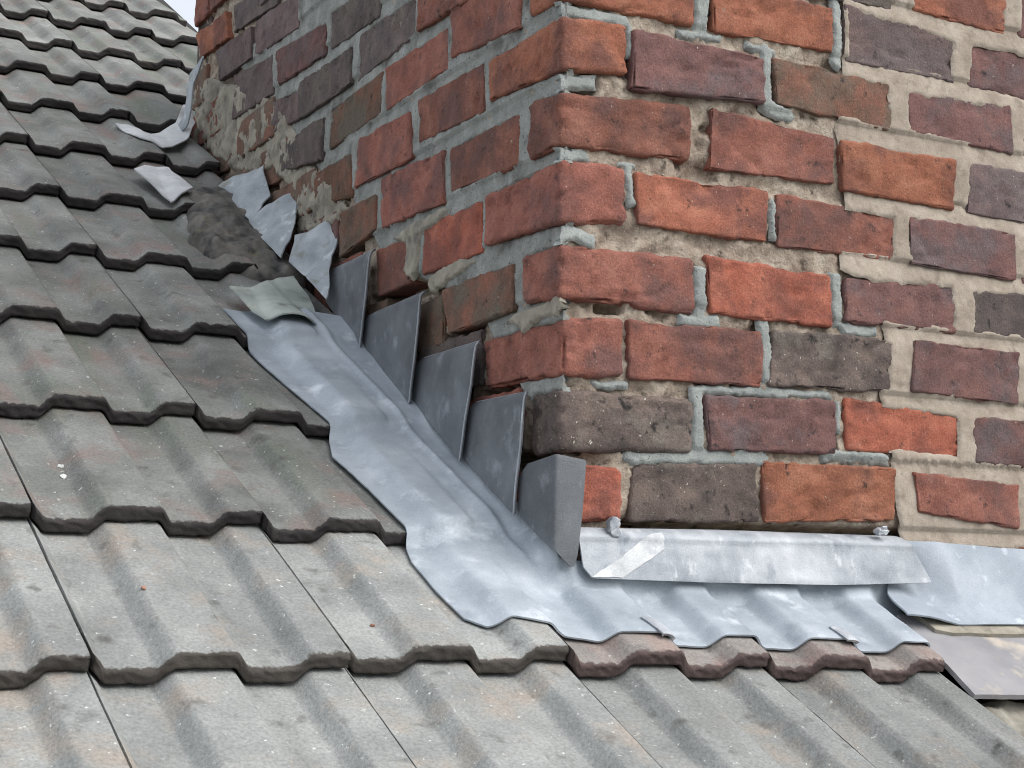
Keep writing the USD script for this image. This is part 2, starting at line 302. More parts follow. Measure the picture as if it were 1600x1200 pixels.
def grow(q, e=.0028):
    c = np.mean(q, 0)
    return [np.array(p) + np.sign(np.array(p) - c) * e for p in q]
def quad_place(tl, tr, br, bl, face, out, D):
    tl, tr, br, bl = grow((tl, tr, br, bl))
    def place(q):
        a, dpt, c = q[:, :1], q[:, 1], q[:, 2:]
        P = (bl * (1 - a) + br * a) * (1 - c) + (tl * (1 - a) + tr * a) * c
        o = out - dpt * D
        return face(P[:, 0], P[:, 1], o)
    return place


# measured outlines, in metres: (along the wall, up) on the chimney faces, (across, up the slope) on the roof
D = {'RBK': [(7, 'orange', [(0.244, 0.7505), (0.4523, 0.7537), (0.4511, 0.6889), (0.2469, 0.6841)]), (7, 'darkpurple', [(0.4771, 0.7621), (0.6834, 0.747), (0.6801, 0.6812), (0.478, 0.6808)]),
         (7, 'purple', [(0.7181, 0.7479), (0.936, 0.7482), (0.9326, 0.6722), (0.7107, 0.679)]), (8, 'dark', [(0.3531, 0.8283), (0.5717, 0.835), (0.5615, 0.7715), (0.3524, 0.768)]),
         (8, 'orange', [(0.6027, 0.838), (0.7925, 0.8464), (0.7872, 0.7741), (0.6074, 0.7798)]), (8, 'purple', [(0.8234, 0.8491), (0.9978, 0.8568), (0.994, 0.779), (0.8206, 0.7747)]),
         (6, 'purple', [(0.1117, 0.6579), (0.3265, 0.6558), (0.3226, 0.5936), (0.1098, 0.5797)]), (6, 'mottled', [(0.3466, 0.66), (0.5588, 0.655), (0.556, 0.5865), (0.3526, 0.5963)]),
         (6, 'purple', [(0.5916, 0.6465), (0.7935, 0.6574), (0.7961, 0.5857), (0.595, 0.5892)]), (6, 'purple', [(0.8224, 0.6474), (1.0453, 0.6539), (1.0412, 0.574), (0.8199, 0.5829)]),
         (5, 'red', [(0.243, 0.5686), (0.4488, 0.5568), (0.45, 0.4936), (0.2372, 0.4879)]), (5, 'orange', [(0.4616, 0.5557), (0.6775, 0.5545), (0.6714, 0.481), (0.4661, 0.4844)]),
         (5, 'darkpurple', [(0.7106, 0.556), (0.955, 0.5504), (0.9514, 0.4736), (0.7018, 0.4807)]), (4, 'orange', [(0.1181, 0.4614), (0.3322, 0.4638), (0.3304, 0.3941), (0.1212, 0.3961)]),
         (4, 'red', [(0.351, 0.4634), (0.5625, 0.4563), (0.561, 0.3922), (0.3524, 0.3911)]), (4, 'purple', [(0.588, 0.4574), (0.7925, 0.4546), (0.7926, 0.385), (0.5899, 0.3905)]),
         (4, 'purple', [(0.8148, 0.4521), (1.0347, 0.4476), (1.031, 0.3747), (0.8122, 0.383)]), (3, 'bright', [(0.2302, 0.3598), (0.4407, 0.3544), (0.4418, 0.2844), (0.2393, 0.2853)]),
         (3, 'purple', [(0.4706, 0.3537), (0.673, 0.3662), (0.6733, 0.2949), (0.4694, 0.2942)]), (3, 'dark', [(0.708, 0.359), (0.9603, 0.3681), (0.9567, 0.2917), (0.7085, 0.2989)]),
         (2, 'red', [(0.1064, 0.2604), (0.3192, 0.263), (0.3195, 0.1899), (0.1075, 0.1871)]), (2, 'moss', [(0.3432, 0.2668), (0.5509, 0.2714), (0.5456, 0.1973), (0.3336, 0.1927)]),
         (2, 'purple', [(0.5941, 0.274), (0.7948, 0.2709), (0.7905, 0.1935), (0.5862, 0.2029)]), (2, 'purple', [(0.8156, 0.2696), (1.0397, 0.2676), (1.0357, 0.191), (0.8126, 0.193)]),
         (1, 'purple', [(0.2272, 0.1696), (0.4467, 0.1751), (0.4443, 0.1035), (0.2351, 0.0972)]), (1, 'bright', [(0.4673, 0.1819), (0.6768, 0.1691), (0.6762, 0.1086), (0.4682, 0.1101)]),
         (1, 'purple', [(0.7017, 0.1688), (0.9509, 0.1679), (0.9476, 0.0982), (0.7071, 0.1044)]), (0, 'moss', [(0.1127, 0.0691), (0.3109, 0.0801), (0.3165, 0.0053), (0.1119, -0.002)]),
         (0, 'orange', [(0.3227, 0.0842), (0.5535, 0.0832), (0.5483, 0.0144), (0.3272, 0.0048)]), (0, 'red', [(0.5866, 0.0801), (0.7846, 0.0697), (0.781, 0.0104), (0.5948, 0.027)]),
         (0, 'red', [(0.8129, 0.0661), (1.0288, 0.0597), (1.0256, -0.0022), (0.8106, 0.0075)])],
 'LBK': [(7, 'red', [(0.3463, 0.7798), (0.1228, 0.7642), (0.1229, 0.6835), (0.3458, 0.7063)]), (7, 'red', [(0.599, 0.7596), (0.3657, 0.7556), (0.3588, 0.693), (0.5953, 0.6879)]),
         (7, 'mottled', [(0.8418, 0.7524), (0.6123, 0.7579), (0.6167, 0.6902), (0.8463, 0.6834)]), (7, 'dark', [(1.097, 0.7473), (0.8727, 0.7486), (0.8767, 0.6718), (1.0855, 0.6957)]),
         (6, 'red', [(0.4629, 0.6688), (0.2391, 0.6617), (0.2329, 0.5931), (0.4527, 0.6012)]), (6, 'red', [(0.7031, 0.6624), (0.4992, 0.6596), (0.4833, 0.5828), (0.7213, 0.5863)]),
         (6, 'mottled', [(0.9293, 0.6495), (0.7454, 0.6501), (0.7348, 0.5724), (0.9415, 0.595)]), (5, 'red', [(0.3473, 0.5636), (0.1258, 0.5596), (0.1242, 0.4893), (0.3448, 0.4963)]),
         (5, 'red', [(0.6051, 0.5738), (0.3697, 0.5641), (0.3667, 0.4862), (0.5981, 0.4932)]), (5, 'mottled', [(0.777, 0.5498), (0.6279, 0.5518), (0.6221, 0.4947), (0.778, 0.4745)]),
         (4, 'bright', [(0.4347, 0.4602), (0.2371, 0.459), (0.2349, 0.3857), (0.4387, 0.3887)]), (4, 'red', [(0.6172, 0.4553), (0.4895, 0.4504), (0.479, 0.3824), (0.6052, 0.3801)]),
         (3, 'mottled', [(0.357, 0.3477), (0.1361, 0.3506), (0.1346, 0.2872), (0.3325, 0.2816)]), (3, 'mottled', [(0.5463, 0.3398), (0.3657, 0.3423), (0.3629, 0.2714), (0.5478, 0.2701)]),
         (8, 'red', [(0.4712, 0.8566), (0.2703, 0.859), (0.2784, 0.7778), (0.468, 0.785)]), (8, 'dark', [(0.7144, 0.8516), (0.4854, 0.8454), (0.4828, 0.7864), (0.7242, 0.7748)]),
         (8, 'dark', [(1.0041, 0.8467), (0.7513, 0.8398), (0.7474, 0.7756), (0.9987, 0.7775)]), (8, 'darkpurple', [(1.2018, 0.8518), (1.01, 0.836), (1.0056, 0.7793), (1.1965, 0.7933)]),
         (9, 'dark', [(0.8543, 0.936), (0.6346, 0.9221), (0.6312, 0.8596), (0.8497, 0.869)]), (9, 'purple', [(1.1433, 0.9498), (0.8755, 0.9247), (0.8809, 0.8663), (1.1299, 0.879)]),
         (9, 'darkpurple', [(1.4057, 0.9745), (1.1691, 0.9483), (1.1585, 0.8701), (1.4046, 0.8818)]),
         (10, 'darkpurple', [(1.2826, 1.0543), (1.036, 1.0341), (1.0304, 0.9642), (1.2758, 0.9822)]),
         (10, 'darkpurple', [(1.5282, 1.062), (1.2977, 1.0455), (1.2914, 0.9801), (1.4937, 0.9908)]),
         (11, 'orange', [(1.6824, 1.1463), (1.4737, 1.1325), (1.4454, 1.0699), (1.6413, 1.0821)]), (11, 'dark', [(1.4217, 1.1301), (1.1566, 1.104), (1.152, 1.05), (1.416, 1.075)])],
 'CBK': [(7, 'orange', [(0.0005, 0.7374), (0.2097, 0.744), (0.2095, 0.6859), (0.0009, 0.6862)], [(0.0961, 0.7504), (-0.0009, 0.737), (-0.0016, 0.6855), (0.0949, 0.6913)]),
         (6, 'orange', [(0.005, 0.6613), (0.0995, 0.6647), (0.0996, 0.6004), (0.0075, 0.5907)], [(0.2185, 0.6596), (-0.0089, 0.6576), (-0.0133, 0.5857), (0.2109, 0.6034)]),
         (5, 'red', [(0.0068, 0.5566), (0.2016, 0.5669), (0.2035, 0.4915), (0.0102, 0.4904)], [(0.0887, 0.5643), (-0.012, 0.5523), (-0.018, 0.4846), (0.0908, 0.4887)]),
         (4, 'red', [(0.0027, 0.4652), (0.1009, 0.468), (0.1011, 0.3911), (0.0015, 0.3829)], [(0.221, 0.4621), (-0.0048, 0.4637), (-0.0026, 0.3822), (0.221, 0.3933)]),
         (3, 'red', [(-0.0059, 0.3498), (0.2134, 0.3553), (0.2059, 0.2823), (-0.0034, 0.2834)], [(0.1026, 0.3536), (0.0106, 0.3524), (0.0061, 0.2847), (0.1068, 0.2918)]),
         (2, 'red', [(0.0016, 0.2545), (0.0935, 0.261), (0.0957, 0.1879), (0.005, 0.1838)], [(0.2169, 0.2521), (-0.0028, 0.254), (-0.0088, 0.1824), (0.229, 0.188)]),
         (1, 'moss', [(0.0052, 0.1622), (0.2044, 0.1611), (0.2021, 0.0938), (0.0058, 0.0855)], [(0.0787, 0.1608), (-0.0091, 0.1609), (-0.0102, 0.0844), (0.0771, 0.0824)]),
         (0, 'bright', [(0.004, 0.0689), (0.0921, 0.064), (0.0943, 0.0008), (0.0046, -0.0062)], [(0.235, 0.0549), (-0.0071, 0.0683), (-0.0082, -0.0066), (0.2323, -0.0318)])],
 'GREY': [([(-0.0009, 0.6717), (0.0502, 0.6721), (0.0984, 0.6735)], 0.0187), ([(0.1055, 0.6703), (0.1087, 0.6287)], 0.0111), ([(0.2268, 0.7426), (0.2233, 0.6791)], 0.0221),
          ([(0.1935, 0.6721), (0.2522, 0.6758)], 0.0136), ([(0.4587, 0.786), (0.4625, 0.7381), (0.4625, 0.6725)], 0.017), ([(0.3345, 0.673), (0.3347, 0.5889), (0.3737, 0.5808)], 0.0204),
          ([(0.3068, 0.6749), (0.3479, 0.6706)], 0.0119), ([(-0.0001, 0.5703), (0.0468, 0.5786)], 0.0196), ([(0.0007, 0.471), (0.0336, 0.4798)], 0.0187),
          ([(0.1059, 0.4748), (0.1111, 0.4237)], 0.0128), ([(0.0929, 0.4748), (0.116, 0.4753)], 0.0085), ([(0.3431, 0.4514), (0.3436, 0.401)], 0.0102),
          ([(-0.0041, 0.3636), (0.0179, 0.3729), (0.046, 0.3632)], 0.0204), ([(0.2207, 0.3366), (0.2204, 0.2827)], 0.0187), ([(0.1965, 0.2701), (0.2466, 0.2727)], 0.017),
          ([(0.4532, 0.352), (0.4568, 0.2931)], 0.0187), ([(0.4715, 0.2833), (0.5204, 0.2828)], 0.017), ([(0.3258, 0.277), (0.3326, 0.1997)], 0.0204),
          ([(0.3097, 0.1848), (0.3597, 0.182)], 0.017), ([(0.2282, 0.1783), (0.44, 0.1856)], 0.0128), ([(0.2147, 0.1739), (0.2175, 0.0938)], 0.0187),
          ([(0.1117, 0.0825), (0.1817, 0.086), (0.3228, 0.0894)], 0.0204), ([(0.4546, 0.172), (0.4528, 0.1392)], 0.0136), ([(0.4351, 0.0985), (0.5397, 0.0982)], 0.017),
          ([(0.0577, 0.1734), (0.1036, 0.1749)], 0.0102)],
 'BEIGE_R': [(0.4772, 0.8286), (0.4719, 0.6721), (0.456, 0.5692), (0.4707, 0.4812), (0.4593, 0.3693), (0.4777, 0.3619), (0.5266, 0.3508), (0.5405, 0.2817), (0.5302, 0.1925),
             (0.5467, 0.0967), (0.5544, 0.0238), (0.5651, -0.0215), (0.9546, -0.0412), (1.0003, 0.909)],
 'GREY_L': [(-0.0076, 0.7506), (-0.0168, 0.0855), (0.1321, 0.1838), (0.2637, 0.3187), (0.4795, 0.3926), (0.6091, 0.4517), (0.7558, 0.5848), (0.9821, 0.6941), (1.1876, 0.8195),
            (1.3824, 0.9928), (1.1149, 1.0445), (0.7253, 1.0336)],
 'BEIGE_L': [(1.6804, 1.0489), (1.4567, 0.9721), (1.1342, 0.8443), (0.9835, 0.7126), (0.8161, 0.5978), (0.739, 0.5476), (0.8125, 0.5455), (0.9055, 0.5441), (1.0045, 0.5512),
             (0.9909, 0.6354), (1.141, 0.7121), (1.3496, 0.7503), (1.5393, 0.8383), (1.6861, 0.8951)],
 'SMEAR_L': [[(0.5526, 0.4655), (0.4713, 0.4775), (0.3665, 0.4793), (0.3437, 0.4667), (0.3882, 0.456), (0.4392, 0.454), (0.4457, 0.4422), (0.4553, 0.3885), (0.479, 0.3824), (0.4994, 0.4011),
              (0.4964, 0.4415)],
             [(0.4127, 0.3813), (0.3629, 0.3875), (0.3019, 0.3912), (0.2447, 0.3716), (0.3397, 0.3594), (0.4021, 0.348)],
             [(0.176, 0.2673), (0.1344, 0.281), (0.044, 0.2847), (0.0305, 0.3082), (0.013, 0.2926), (-0.0109, 0.2695), (0.0126, 0.2613), (0.0523, 0.262), (0.1004, 0.248), (0.1341, 0.2676)]],
 'STEP': [[(0.8026, 0.4552), (0.5914, 0.4547), (0.5969, 0.4114), (0.6088, 0.3396), (0.6218, 0.2868), (0.7134, 0.3439), (0.805, 0.4016)],
          [(0.6304, 0.3427), (0.6119, 0.3485), (0.3924, 0.3543), (0.3951, 0.3088), (0.406, 0.2421), (0.4196, 0.1834), (0.5157, 0.233), (0.6383, 0.2931)],
          [(0.4294, 0.2449), (0.4088, 0.2541), (0.2051, 0.2532), (0.2112, 0.1917), (0.2259, 0.1481), (0.242, 0.0845), (0.3299, 0.1333), (0.4339, 0.1887)],
          [(0.2503, 0.1503), (0.2265, 0.1689), (0.0585, 0.1656), (0.0624, 0.0993), (0.0799, 0.0029), (0.164, 0.0461), (0.2567, 0.0945)]],
 'STEP_CL': [(0.0845, 0.0544), (0.0635, 0.0691), (-0.0266, 0.0753), (-0.0195, 0.0039), (-0.0103, -0.0424), (0.0835, 0.0055)],
 'STEP_CR': [(-0.0038, 0.0767), (0.033, 0.0712), (0.0287, 0.0056), (0.0234, -0.0497), (0.0197, -0.0659), (-0.0111, -0.0408), (-0.0078, 0.0043)],
 'LEAD': {'left': [(-0.1819, 0.8939), (-0.1821, 0.7919), (-0.1773, 0.692), (-0.1656, 0.5763), (-0.15, 0.4478), (-0.1722, 0.3734), (-0.1609, 0.2639), (-0.1557, 0.1379), (-0.1674, 0.088),
                   (-0.1686, 0.0023), (-0.1633, -0.0635), (-0.1429, -0.0846), (-0.1144, -0.0887), (-0.0511, -0.1125)],
          'edge': [(0.012, -0.127), (0.157, -0.1368), (0.2981, -0.1455), (0.4413, -0.1547)]},
 'OLD_PLANE': {'o': [-0.075, 1.0, 0.509], 'a': [-0.0117, 0.8644, 0.5027], 'b': [-0.6055, 0.394, -0.6915], 'n': [-0.7958, -0.3124, 0.5188]},
 'OLD': [[(0.34, -0.0285), (0.319, -0.0695), (0.2731, -0.1229), (0.1679, -0.0937), (0.1332, -0.0652), (0.1288, -0.0338)],
         [(0.1246, -0.0305), (0.1205, -0.0817), (0.0852, -0.1382), (0.0076, -0.0998), (-0.043, -0.0664), (-0.0887, -0.0321), (0.0327, -0.0295)],
         [(-0.0476, -0.0787), (-0.0856, -0.1021), (-0.1172, -0.1554), (-0.1779, -0.124), (-0.2286, -0.0897), (-0.2977, -0.0449), (-0.2035, -0.0448), (-0.12, -0.0396)]],
 'LEAF': [(-0.1613, 0.9427), (-0.1113, 0.9539), (-0.0487, 1.0105), (-0.0125, 1.0365), (-0.0202, 0.9413), (-0.0355, 0.819), (-0.0642, 0.7826), (-0.1062, 0.7965), (-0.1449, 0.7925),
          (-0.1494, 0.8369), (-0.1548, 0.8905)],
 'FILLET': [(-0.1004, 1.4548), (-0.0224, 1.6956), (0.0252, 1.7264), (0.0255, 1.5665), (-0.0272, 1.4655), (-0.0435, 1.2898), (-0.0352, 1.1144), (-0.0265, 1.0633), (-0.0644, 1.0241),
            (-0.0867, 1.0358), (-0.0965, 1.0918), (-0.1333, 1.1277), (-0.1461, 1.2254), (-0.1262, 1.3194)],
 'TONGUE': [(-0.1199, 1.9163), (-0.098, 1.9135), (-0.0567, 1.8692), (0.016, 1.9384), (0.056, 2.0318), (0.0587, 1.9599), (0.0091, 1.8328), (-0.0609, 1.7814), (-0.098, 1.7992),
            (-0.1132, 1.8503)],
 'TONGUE_UP': [(1.4543, 1.0192), (1.5492, 1.0083), (1.5715, 0.9601), (1.5955, 0.9235), (1.6479, 0.9151), (1.7928, 0.9335), (1.7583, 0.9101), (1.6259, 0.8966), (1.5691, 0.9024),
               (1.5405, 0.9376), (1.5227, 0.9824)],
 'STRAP': [(0.0352, -0.0762), (0.0797, -0.0518), (0.1253, -0.0211), (0.1499, -0.0163), (0.1489, -0.0387), (0.1136, -0.0577), (0.0808, -0.0763)],
 'WHITE': [(-0.1656, 1.5781), (-0.1369, 1.6149), (-0.09, 1.6069), (-0.0827, 1.4494), (-0.1405, 1.3862)],
 'FLAP': [(0.0224, -0.0141), (0.0766, -0.0141), (0.2462, -0.0109), (0.5543, -0.0111), (0.5712, -0.0397), (0.588, -0.0748), (0.4274, -0.0805), (0.215, -0.0801), (0.0369, -0.0769),
          (0.0256, -0.0642)],
 'L8_top': [(0.5605, -0.0143), (0.7965, -0.0215), (0.9281, -0.0281)],
 'L8_bot': [(0.545, -0.0024), (0.5131, -0.0929), (0.5505, -0.0976), (0.7213, -0.1), (0.8736, -0.1062)],
 'SLATE': [(0.5705, -0.0937), (0.5996, -0.0937), (0.7327, -0.0988), (0.8614, -0.1025), (0.6982, -0.264), (0.5842, -0.257), (0.4946, -0.2539), (0.5082, -0.1832)],
 'SLATE2': [(0.562, -0.0913), (0.731, -0.094), (0.8602, -0.097), (0.8323, -0.1247), (0.7072, -0.1194), (0.5745, -0.1159), (0.5528, -0.1078)],
 'RUB': [(0.5287, -0.2331), (0.5617, -0.2416), (0.6073, -0.2434), (0.5239, -0.2831), (0.5554, -0.2986), (0.5139, -0.3308)],
 'CLIP': [(0.0626, -0.0996), (0.0664, -0.1331), (0.3434, -0.1254), (0.3455, -0.1499)],
 'WEDGE': [(0.074, -0.0106), (0.5142, -0.0029), (0.3978, -0.0036)],
 'PEB': [(-0.5443, -0.023), (-0.2868, -0.0756), (-0.3327, 0.294), (-0.5979, 0.1525), (-0.5194, 0.1616), (-0.7051, -0.1292)],
 'T1': [(-0.0025, -0.1664), (0.136, -0.1717), (0.2716, -0.1843), (0.4086, -0.1946), (-0.1288, -0.1522), (-0.2932, -0.1599)],
 'VERGE0': [(0.4423, -0.1968), (0.4667, -0.3821)]}

# ================================================================ the setting
g = trimesh.creation.box([600, 600, .2]); g.apply_translation([0, 0, -6.2])
obj('ground', g, EARTH, smooth=False, kind='structure')

# ================================================================ roof
roof_t = thing('tiled_roof', 'grey interlocking concrete tile roof sloping up along the left side of the brick chimney', 'roof')
deck_pts = roof(np.array([-1.52, .48, .48, -1.52] * 2), np.array([-1.15, -1.15, 3.9, 3.9] * 2), np.array([-.052] * 4 + [-.10] * 4))
dk = trimesh.convex.convex_hull(deck_pts)
obj('roof_deck', dk, DECK, roof_t, smooth=False)

def tile_mesh(ua, ub, row, seed, ds=0., dh=0., tilt=0., near=True):
    nu = max(4, int((ub - ua) / (.0042 if near else .007)))
    us = np.linspace(ua, ub, nu)
    sn = S0 + row * G
    a_top = np.concatenate([[.0, .0012, .004, .010], np.linspace(.025, G + .065, 16 if near else 9)])[::-1]
    v = np.mod(us - X0 + 1e-9, W); v = np.where(us > ub - 1e-6, min(W, v[-2] + (us[1] - us[0])), v) * (.2812 / W)
    prof = profile(v) - np.where(v < .0085, .0012, 0)
    K = []
    for a in a_top:
        edge = {0.: -.004, .0012: -.0016}.get(float(a), 0.)
        K.append((a, edge, 0.))
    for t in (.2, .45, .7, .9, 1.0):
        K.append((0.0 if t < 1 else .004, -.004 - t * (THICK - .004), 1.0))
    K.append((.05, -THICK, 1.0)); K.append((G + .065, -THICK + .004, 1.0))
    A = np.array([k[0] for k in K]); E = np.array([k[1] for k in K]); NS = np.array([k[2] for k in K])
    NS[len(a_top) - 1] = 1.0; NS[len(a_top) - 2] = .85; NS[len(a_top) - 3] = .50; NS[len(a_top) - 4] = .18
    uu, aa = np.meshgrid(us, A, indexing='ij')
    hh = prof[:, None] + E[None, :] - aa / G * DROP_H + dh + 0 * uu
    sd = np.array([seed * .37, seed * 1.13, 0])
    q = np.stack([uu * 1, sn + aa, hh], -1)
    top = (np.arange(len(K)) < len(a_top))
    hh = hh + np.where(top[None, :], sfbm(q * 40 + sd, 3, 3) * .0011, 0)
    nosey = np.exp(-(aa / .008) ** 2) * (E[None, :] > -THICK - 1)
    sj = nosey * (sfbm(q * [110, 110, 160] + sd + 5, 3, 9) * .0038 + sfbm(q * 14 + sd, 2, 4) * .003)
    rot = tilt * (uu - (ua + ub) / 2)
    ss = sn + ds + rot + aa - np.where(E[None, :] < 0, 1, .8) * sj
    hh = hh - nosey * np.clip(sfbm(q * 55 + sd + 11, 2, 12) - .25, 0, 1) * .006
    P = roof(uu, ss, hh)
    nk, n = len(K), len(us)
    ids = np.arange(n * nk).reshape(n, nk)
    a, b, c, d = ids[:-1, :-1].ravel(), ids[1:, :-1].ravel(), ids[1:, 1:].ravel(), ids[:-1, 1:].ravel()
    f = [np.c_[a, d, c], np.c_[a, c, b]]
    pts = P.reshape(-1, 3)
    nt = len(a_top)
    for e, flip in ((0, False), (n - 1, True)):
        loop = ids[e]
        cen = len(pts); pts = np.vstack([pts, pts[loop].mean(0)])
        nx = np.roll(loop, -1)
        t = np.c_[np.full(nk, cen), loop, nx]
        f.append(t[:, ::-1] if not flip else t)
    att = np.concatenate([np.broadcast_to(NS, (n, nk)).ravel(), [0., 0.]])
    return pts, np.vstack(f)[:, ::-1], att

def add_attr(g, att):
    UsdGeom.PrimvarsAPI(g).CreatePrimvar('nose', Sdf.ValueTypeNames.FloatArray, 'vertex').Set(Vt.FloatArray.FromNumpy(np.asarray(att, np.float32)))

T1_SHIFT = {(1, 1): (.011, -.028, 0), (1, 2): (-.006, -.05, .001), (1, 3): (-.020, -.075, .001)}
for row in range(-2, 14):
    for col in range(-3, 4):
        ua, ub = X0 + col * W + .0020, X0 + (col + 1) * W - .0014
        s_mid = S0 + (row + .6) * G
        y_lo, y_hi = (S0 + row * G) * .856, (S0 + (row + 1.2) * G) * .856
        wall = 0.0327 * (S0 + row * G) - .012
        if y_hi > .05 and y_lo < 1.60 and row >= 1:
            if row > 1:
                if ua > wall - .03: continue
                ub = min(ub, wall)
        far_cut = .49 - .09 * max(0, (S0 + row * G) - 1.6) / 1.6
        ub = min(ub, far_cut)
        if ub - ua < .04: continue
        ds, tilt, dh = rng.normal(0, .0028), rng.normal(0, .008), rng.normal(0, .0006)
        if (row, col) in T1_SHIFT: ds, tilt, dh = T1_SHIFT[(row, col)]
        mat = TILE
        if row == 1 and col >= 2: mat = TILE_RED
        elif row <= 1: mat = TILE_LOW
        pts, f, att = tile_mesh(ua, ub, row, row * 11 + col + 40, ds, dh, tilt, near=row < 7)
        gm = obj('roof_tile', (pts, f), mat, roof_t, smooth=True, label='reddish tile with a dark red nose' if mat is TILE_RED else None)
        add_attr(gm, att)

# ================================================================ chimney
chim = thing('brick_chimney', 'weathered red brick chimney stack rising out of the tiled roof', 'chimney')
CH_X, CH_Y, CH_TOP = 1.05, 1.70, 15 * CZ
right_quads, left_quads = [], []
def pick(pal, i): return pal[i % len(pal)]

def add_brick_r(q, cls, seed, out=None, D=.095):
    tl, tr, br, bl = q
    Wd, H = abs(tr[0] - tl[0]), abs(tl[1] - bl[1])
    o = float(rng.normal(0, .0022)) if out is None else out
    P, f = brick_mesh(Wd, D, H, quad_place(tl, tr, br, bl, on_right, o, D), seed, r=float(rng.uniform(.0028, .0055)), ddeep=4)
    obj('brick', (P, f), BR[cls], chim, smooth=50)
    right_quads.append(Polygon(q))
def add_brick_l(q, cls, seed, D=.095, res=.0065):
    tl, tr, br, bl = q                       # tl is the far end
    Wd, H = abs(tr[0] - tl[0]), abs(tl[1] - bl[1])
    o = float(rng.normal(0, .0022))
    P, f = brick_mesh(Wd, D, H, quad_place(tl, tr, br, bl, on_left, o, D), seed, r=float(rng.uniform(.0028, .0055)), res=res, ddeep=4)
    obj('brick', (P, f), BR[cls], chim, smooth=50)
    left_quads.append(Polygon(q))
def add_corner(R, Lq, cls, seed):
    (rtl, rtr, rbr, rbl), (ltl, ltr, lbr, lbl) = R, Lq
    Wd, D = .5 * (rtr[0] + rbr[0]) - 0.0, .5 * (ltl[0] + lbl[0])
    Wd, D = Wd + .0028, D + .0028
    zt0, zb0 = .5 * (rtl[1] + ltr[1]) + .0028, .5 * (rbl[1] + lbr[1]) - .0028
    zt1, zb1, zt2, zb2 = rtr[1] + .0028, rbr[1] - .0028, ltl[1] + .0028, lbl[1] - .0028
    ox, oy = float(rng.normal(0, .0015)), float(rng.normal(0, .0015))
    def place(q):
        x, y, c = q[:, 0], q[:, 1], q[:, 2]
        zt = zt0 + (zt1 - zt0) * x + (zt2 - zt0) * y
        zb = zb0 + (zb1 - zb0) * x + (zb2 - zb0) * y
        return np.stack([ox + x * (Wd - ox), oy + y * (D - oy), zb + (zt - zb) * c], -1)
    P, f = brick_mesh(Wd, D, zt0 - zb0, place, seed, r=float(rng.uniform(.0065, .0105)))
    obj('brick', (P, f), BR[cls], chim, smooth=50)
    right_quads.append(Polygon([(0, zt0), (Wd, zt1), (Wd, zb1), (0, zb0)]))
    left_quads.append(Polygon([(0, zt0), (D, zt2), (D, zb2), (0, zb0)]))

sd = 100
for k, c, q in D['RBK']: sd += 1; add_brick_r(q, c, sd)
for k, c, q in D['LBK']: sd += 1; add_brick_l(q, c, sd)
for k, c, a, b in D['CBK']: sd += 1; add_corner(a, b, c, sd)
# bricks of the courses the photograph shows only in part: they carry on in the same bond
L0, JT = .228, .019
PALL = ['red', 'mottled', 'purple', 'darkpurple', 'mottled', 'red', 'purple', 'dark']
for k in range(-3, 15):
    zb, zt = k * CZ, k * CZ + .076
    odd = k % 2 == 1
    # right face
    n0 = 0
    edges = [0] + [(.228 if odd else .114) + .228 * i for i in range(0, 5)]
    for i in range(len(edges) - 1):
        x0, x1 = edges[i] + (0 if i == 0 else .0075), min(edges[i + 1] - .0075, CH_X)
        if x1 - x0 < .03: continue
        if k < 0 and x0 > .5 and k < -1: continue
        q = [(x0, zt), (x1, zt), (x1, zb), (x0, zb)]
        if i == 0:
            y1 = (.114 if odd else .228) - .0075
            ql = [(y1, zt), (0, zt), (0, zb), (y1, zb)]
            if any(Polygon(q).intersection(p).area > .25 * Polygon(q).area for p in right_quads): continue
            sd += 1; add_corner(q, ql, pick(PALL, sd), sd)
        else:
            if any(Polygon(q).intersection(p).area > .25 * Polygon(q).area for p in right_quads): continue
            sd += 1; add_brick_r(q, pick(PALL, sd * 3 + k), sd)
    # left face
    y = (.114 if odd else .228)
    roof_y = (zb + .094 - .08) / .603
    while y < CH_Y - .02:
        y0, y1 = y + .0075, min(y + .228 - .0075, CH_Y)
        y += .228
        if y1 - y0 < .03: continue
        if y0 > roof_y + .45: continue
        q = [(y1, zt), (y0, zt), (y0, zb), (y1, zb)]
        Pq = Polygon(q)
        if any(Pq.intersection(p).area > .22 * Pq.area for p in left_quads): continue
        sd += 1; add_brick_l(q, pick(PALL, sd * 3 + k), sd, res=.010)
# the bed of old mortar: a rough recessed core
def bed(face, a1, depth0, seed, holes=()):
    aa = np.arange(.012, a1 - .01, .0045); zz = np.arange(-.42, CH_TOP - .012, .0045)
    A, Z = np.meshgrid(aa, zz, indexing='ij')
    q = np.stack([A, Z, 0 * A], -1)
    o = -depth0 + sfbm(q * 55, 3, seed) * .006 + sfbm(q * 170, 2, seed + 1) * .003 - .03 * np.clip(fbm(q * 21, 2, seed + 2) - .66, 0, 1) / .34
    for (x0, x1, z0, z1, dp) in holes:
        o = o - dp * np.clip(np.minimum.reduce([(A - x0), (x1 - A), (Z - z0), (z1 - Z)]) / .004, 0, 1)
    P = face(A, Z, o)
    n, m2 = A.shape
    ids = np.arange(n * m2).reshape(n, m2)
    a, b, c, d = ids[:-1, :-1].ravel(), ids[1:, :-1].ravel(), ids[1:, 1:].ravel(), ids[:-1, 1:].ravel()
    f = np.vstack([np.c_[a, b, c], np.c_[a, c, d]])
    if face is on_left: f = f[:, ::-1]
    return P.reshape(-1, 3), f
holes_r = [(.10, .60, -.017, .0, .035), (.216, .228, .30, .335, .02), (.06, .10, .268, .285, .03), (.437, .452, .095, .13, .03), (.60, .63, -.03, .005, .03), (.10, .135, .085, .10, .02)]
holes_l = [(.24, .52, .262, .283, .03), (.42, .65, .355, .385, .03), (.0, .25, .168, .188, .03), (.0, .3, .076, .092, .03)]
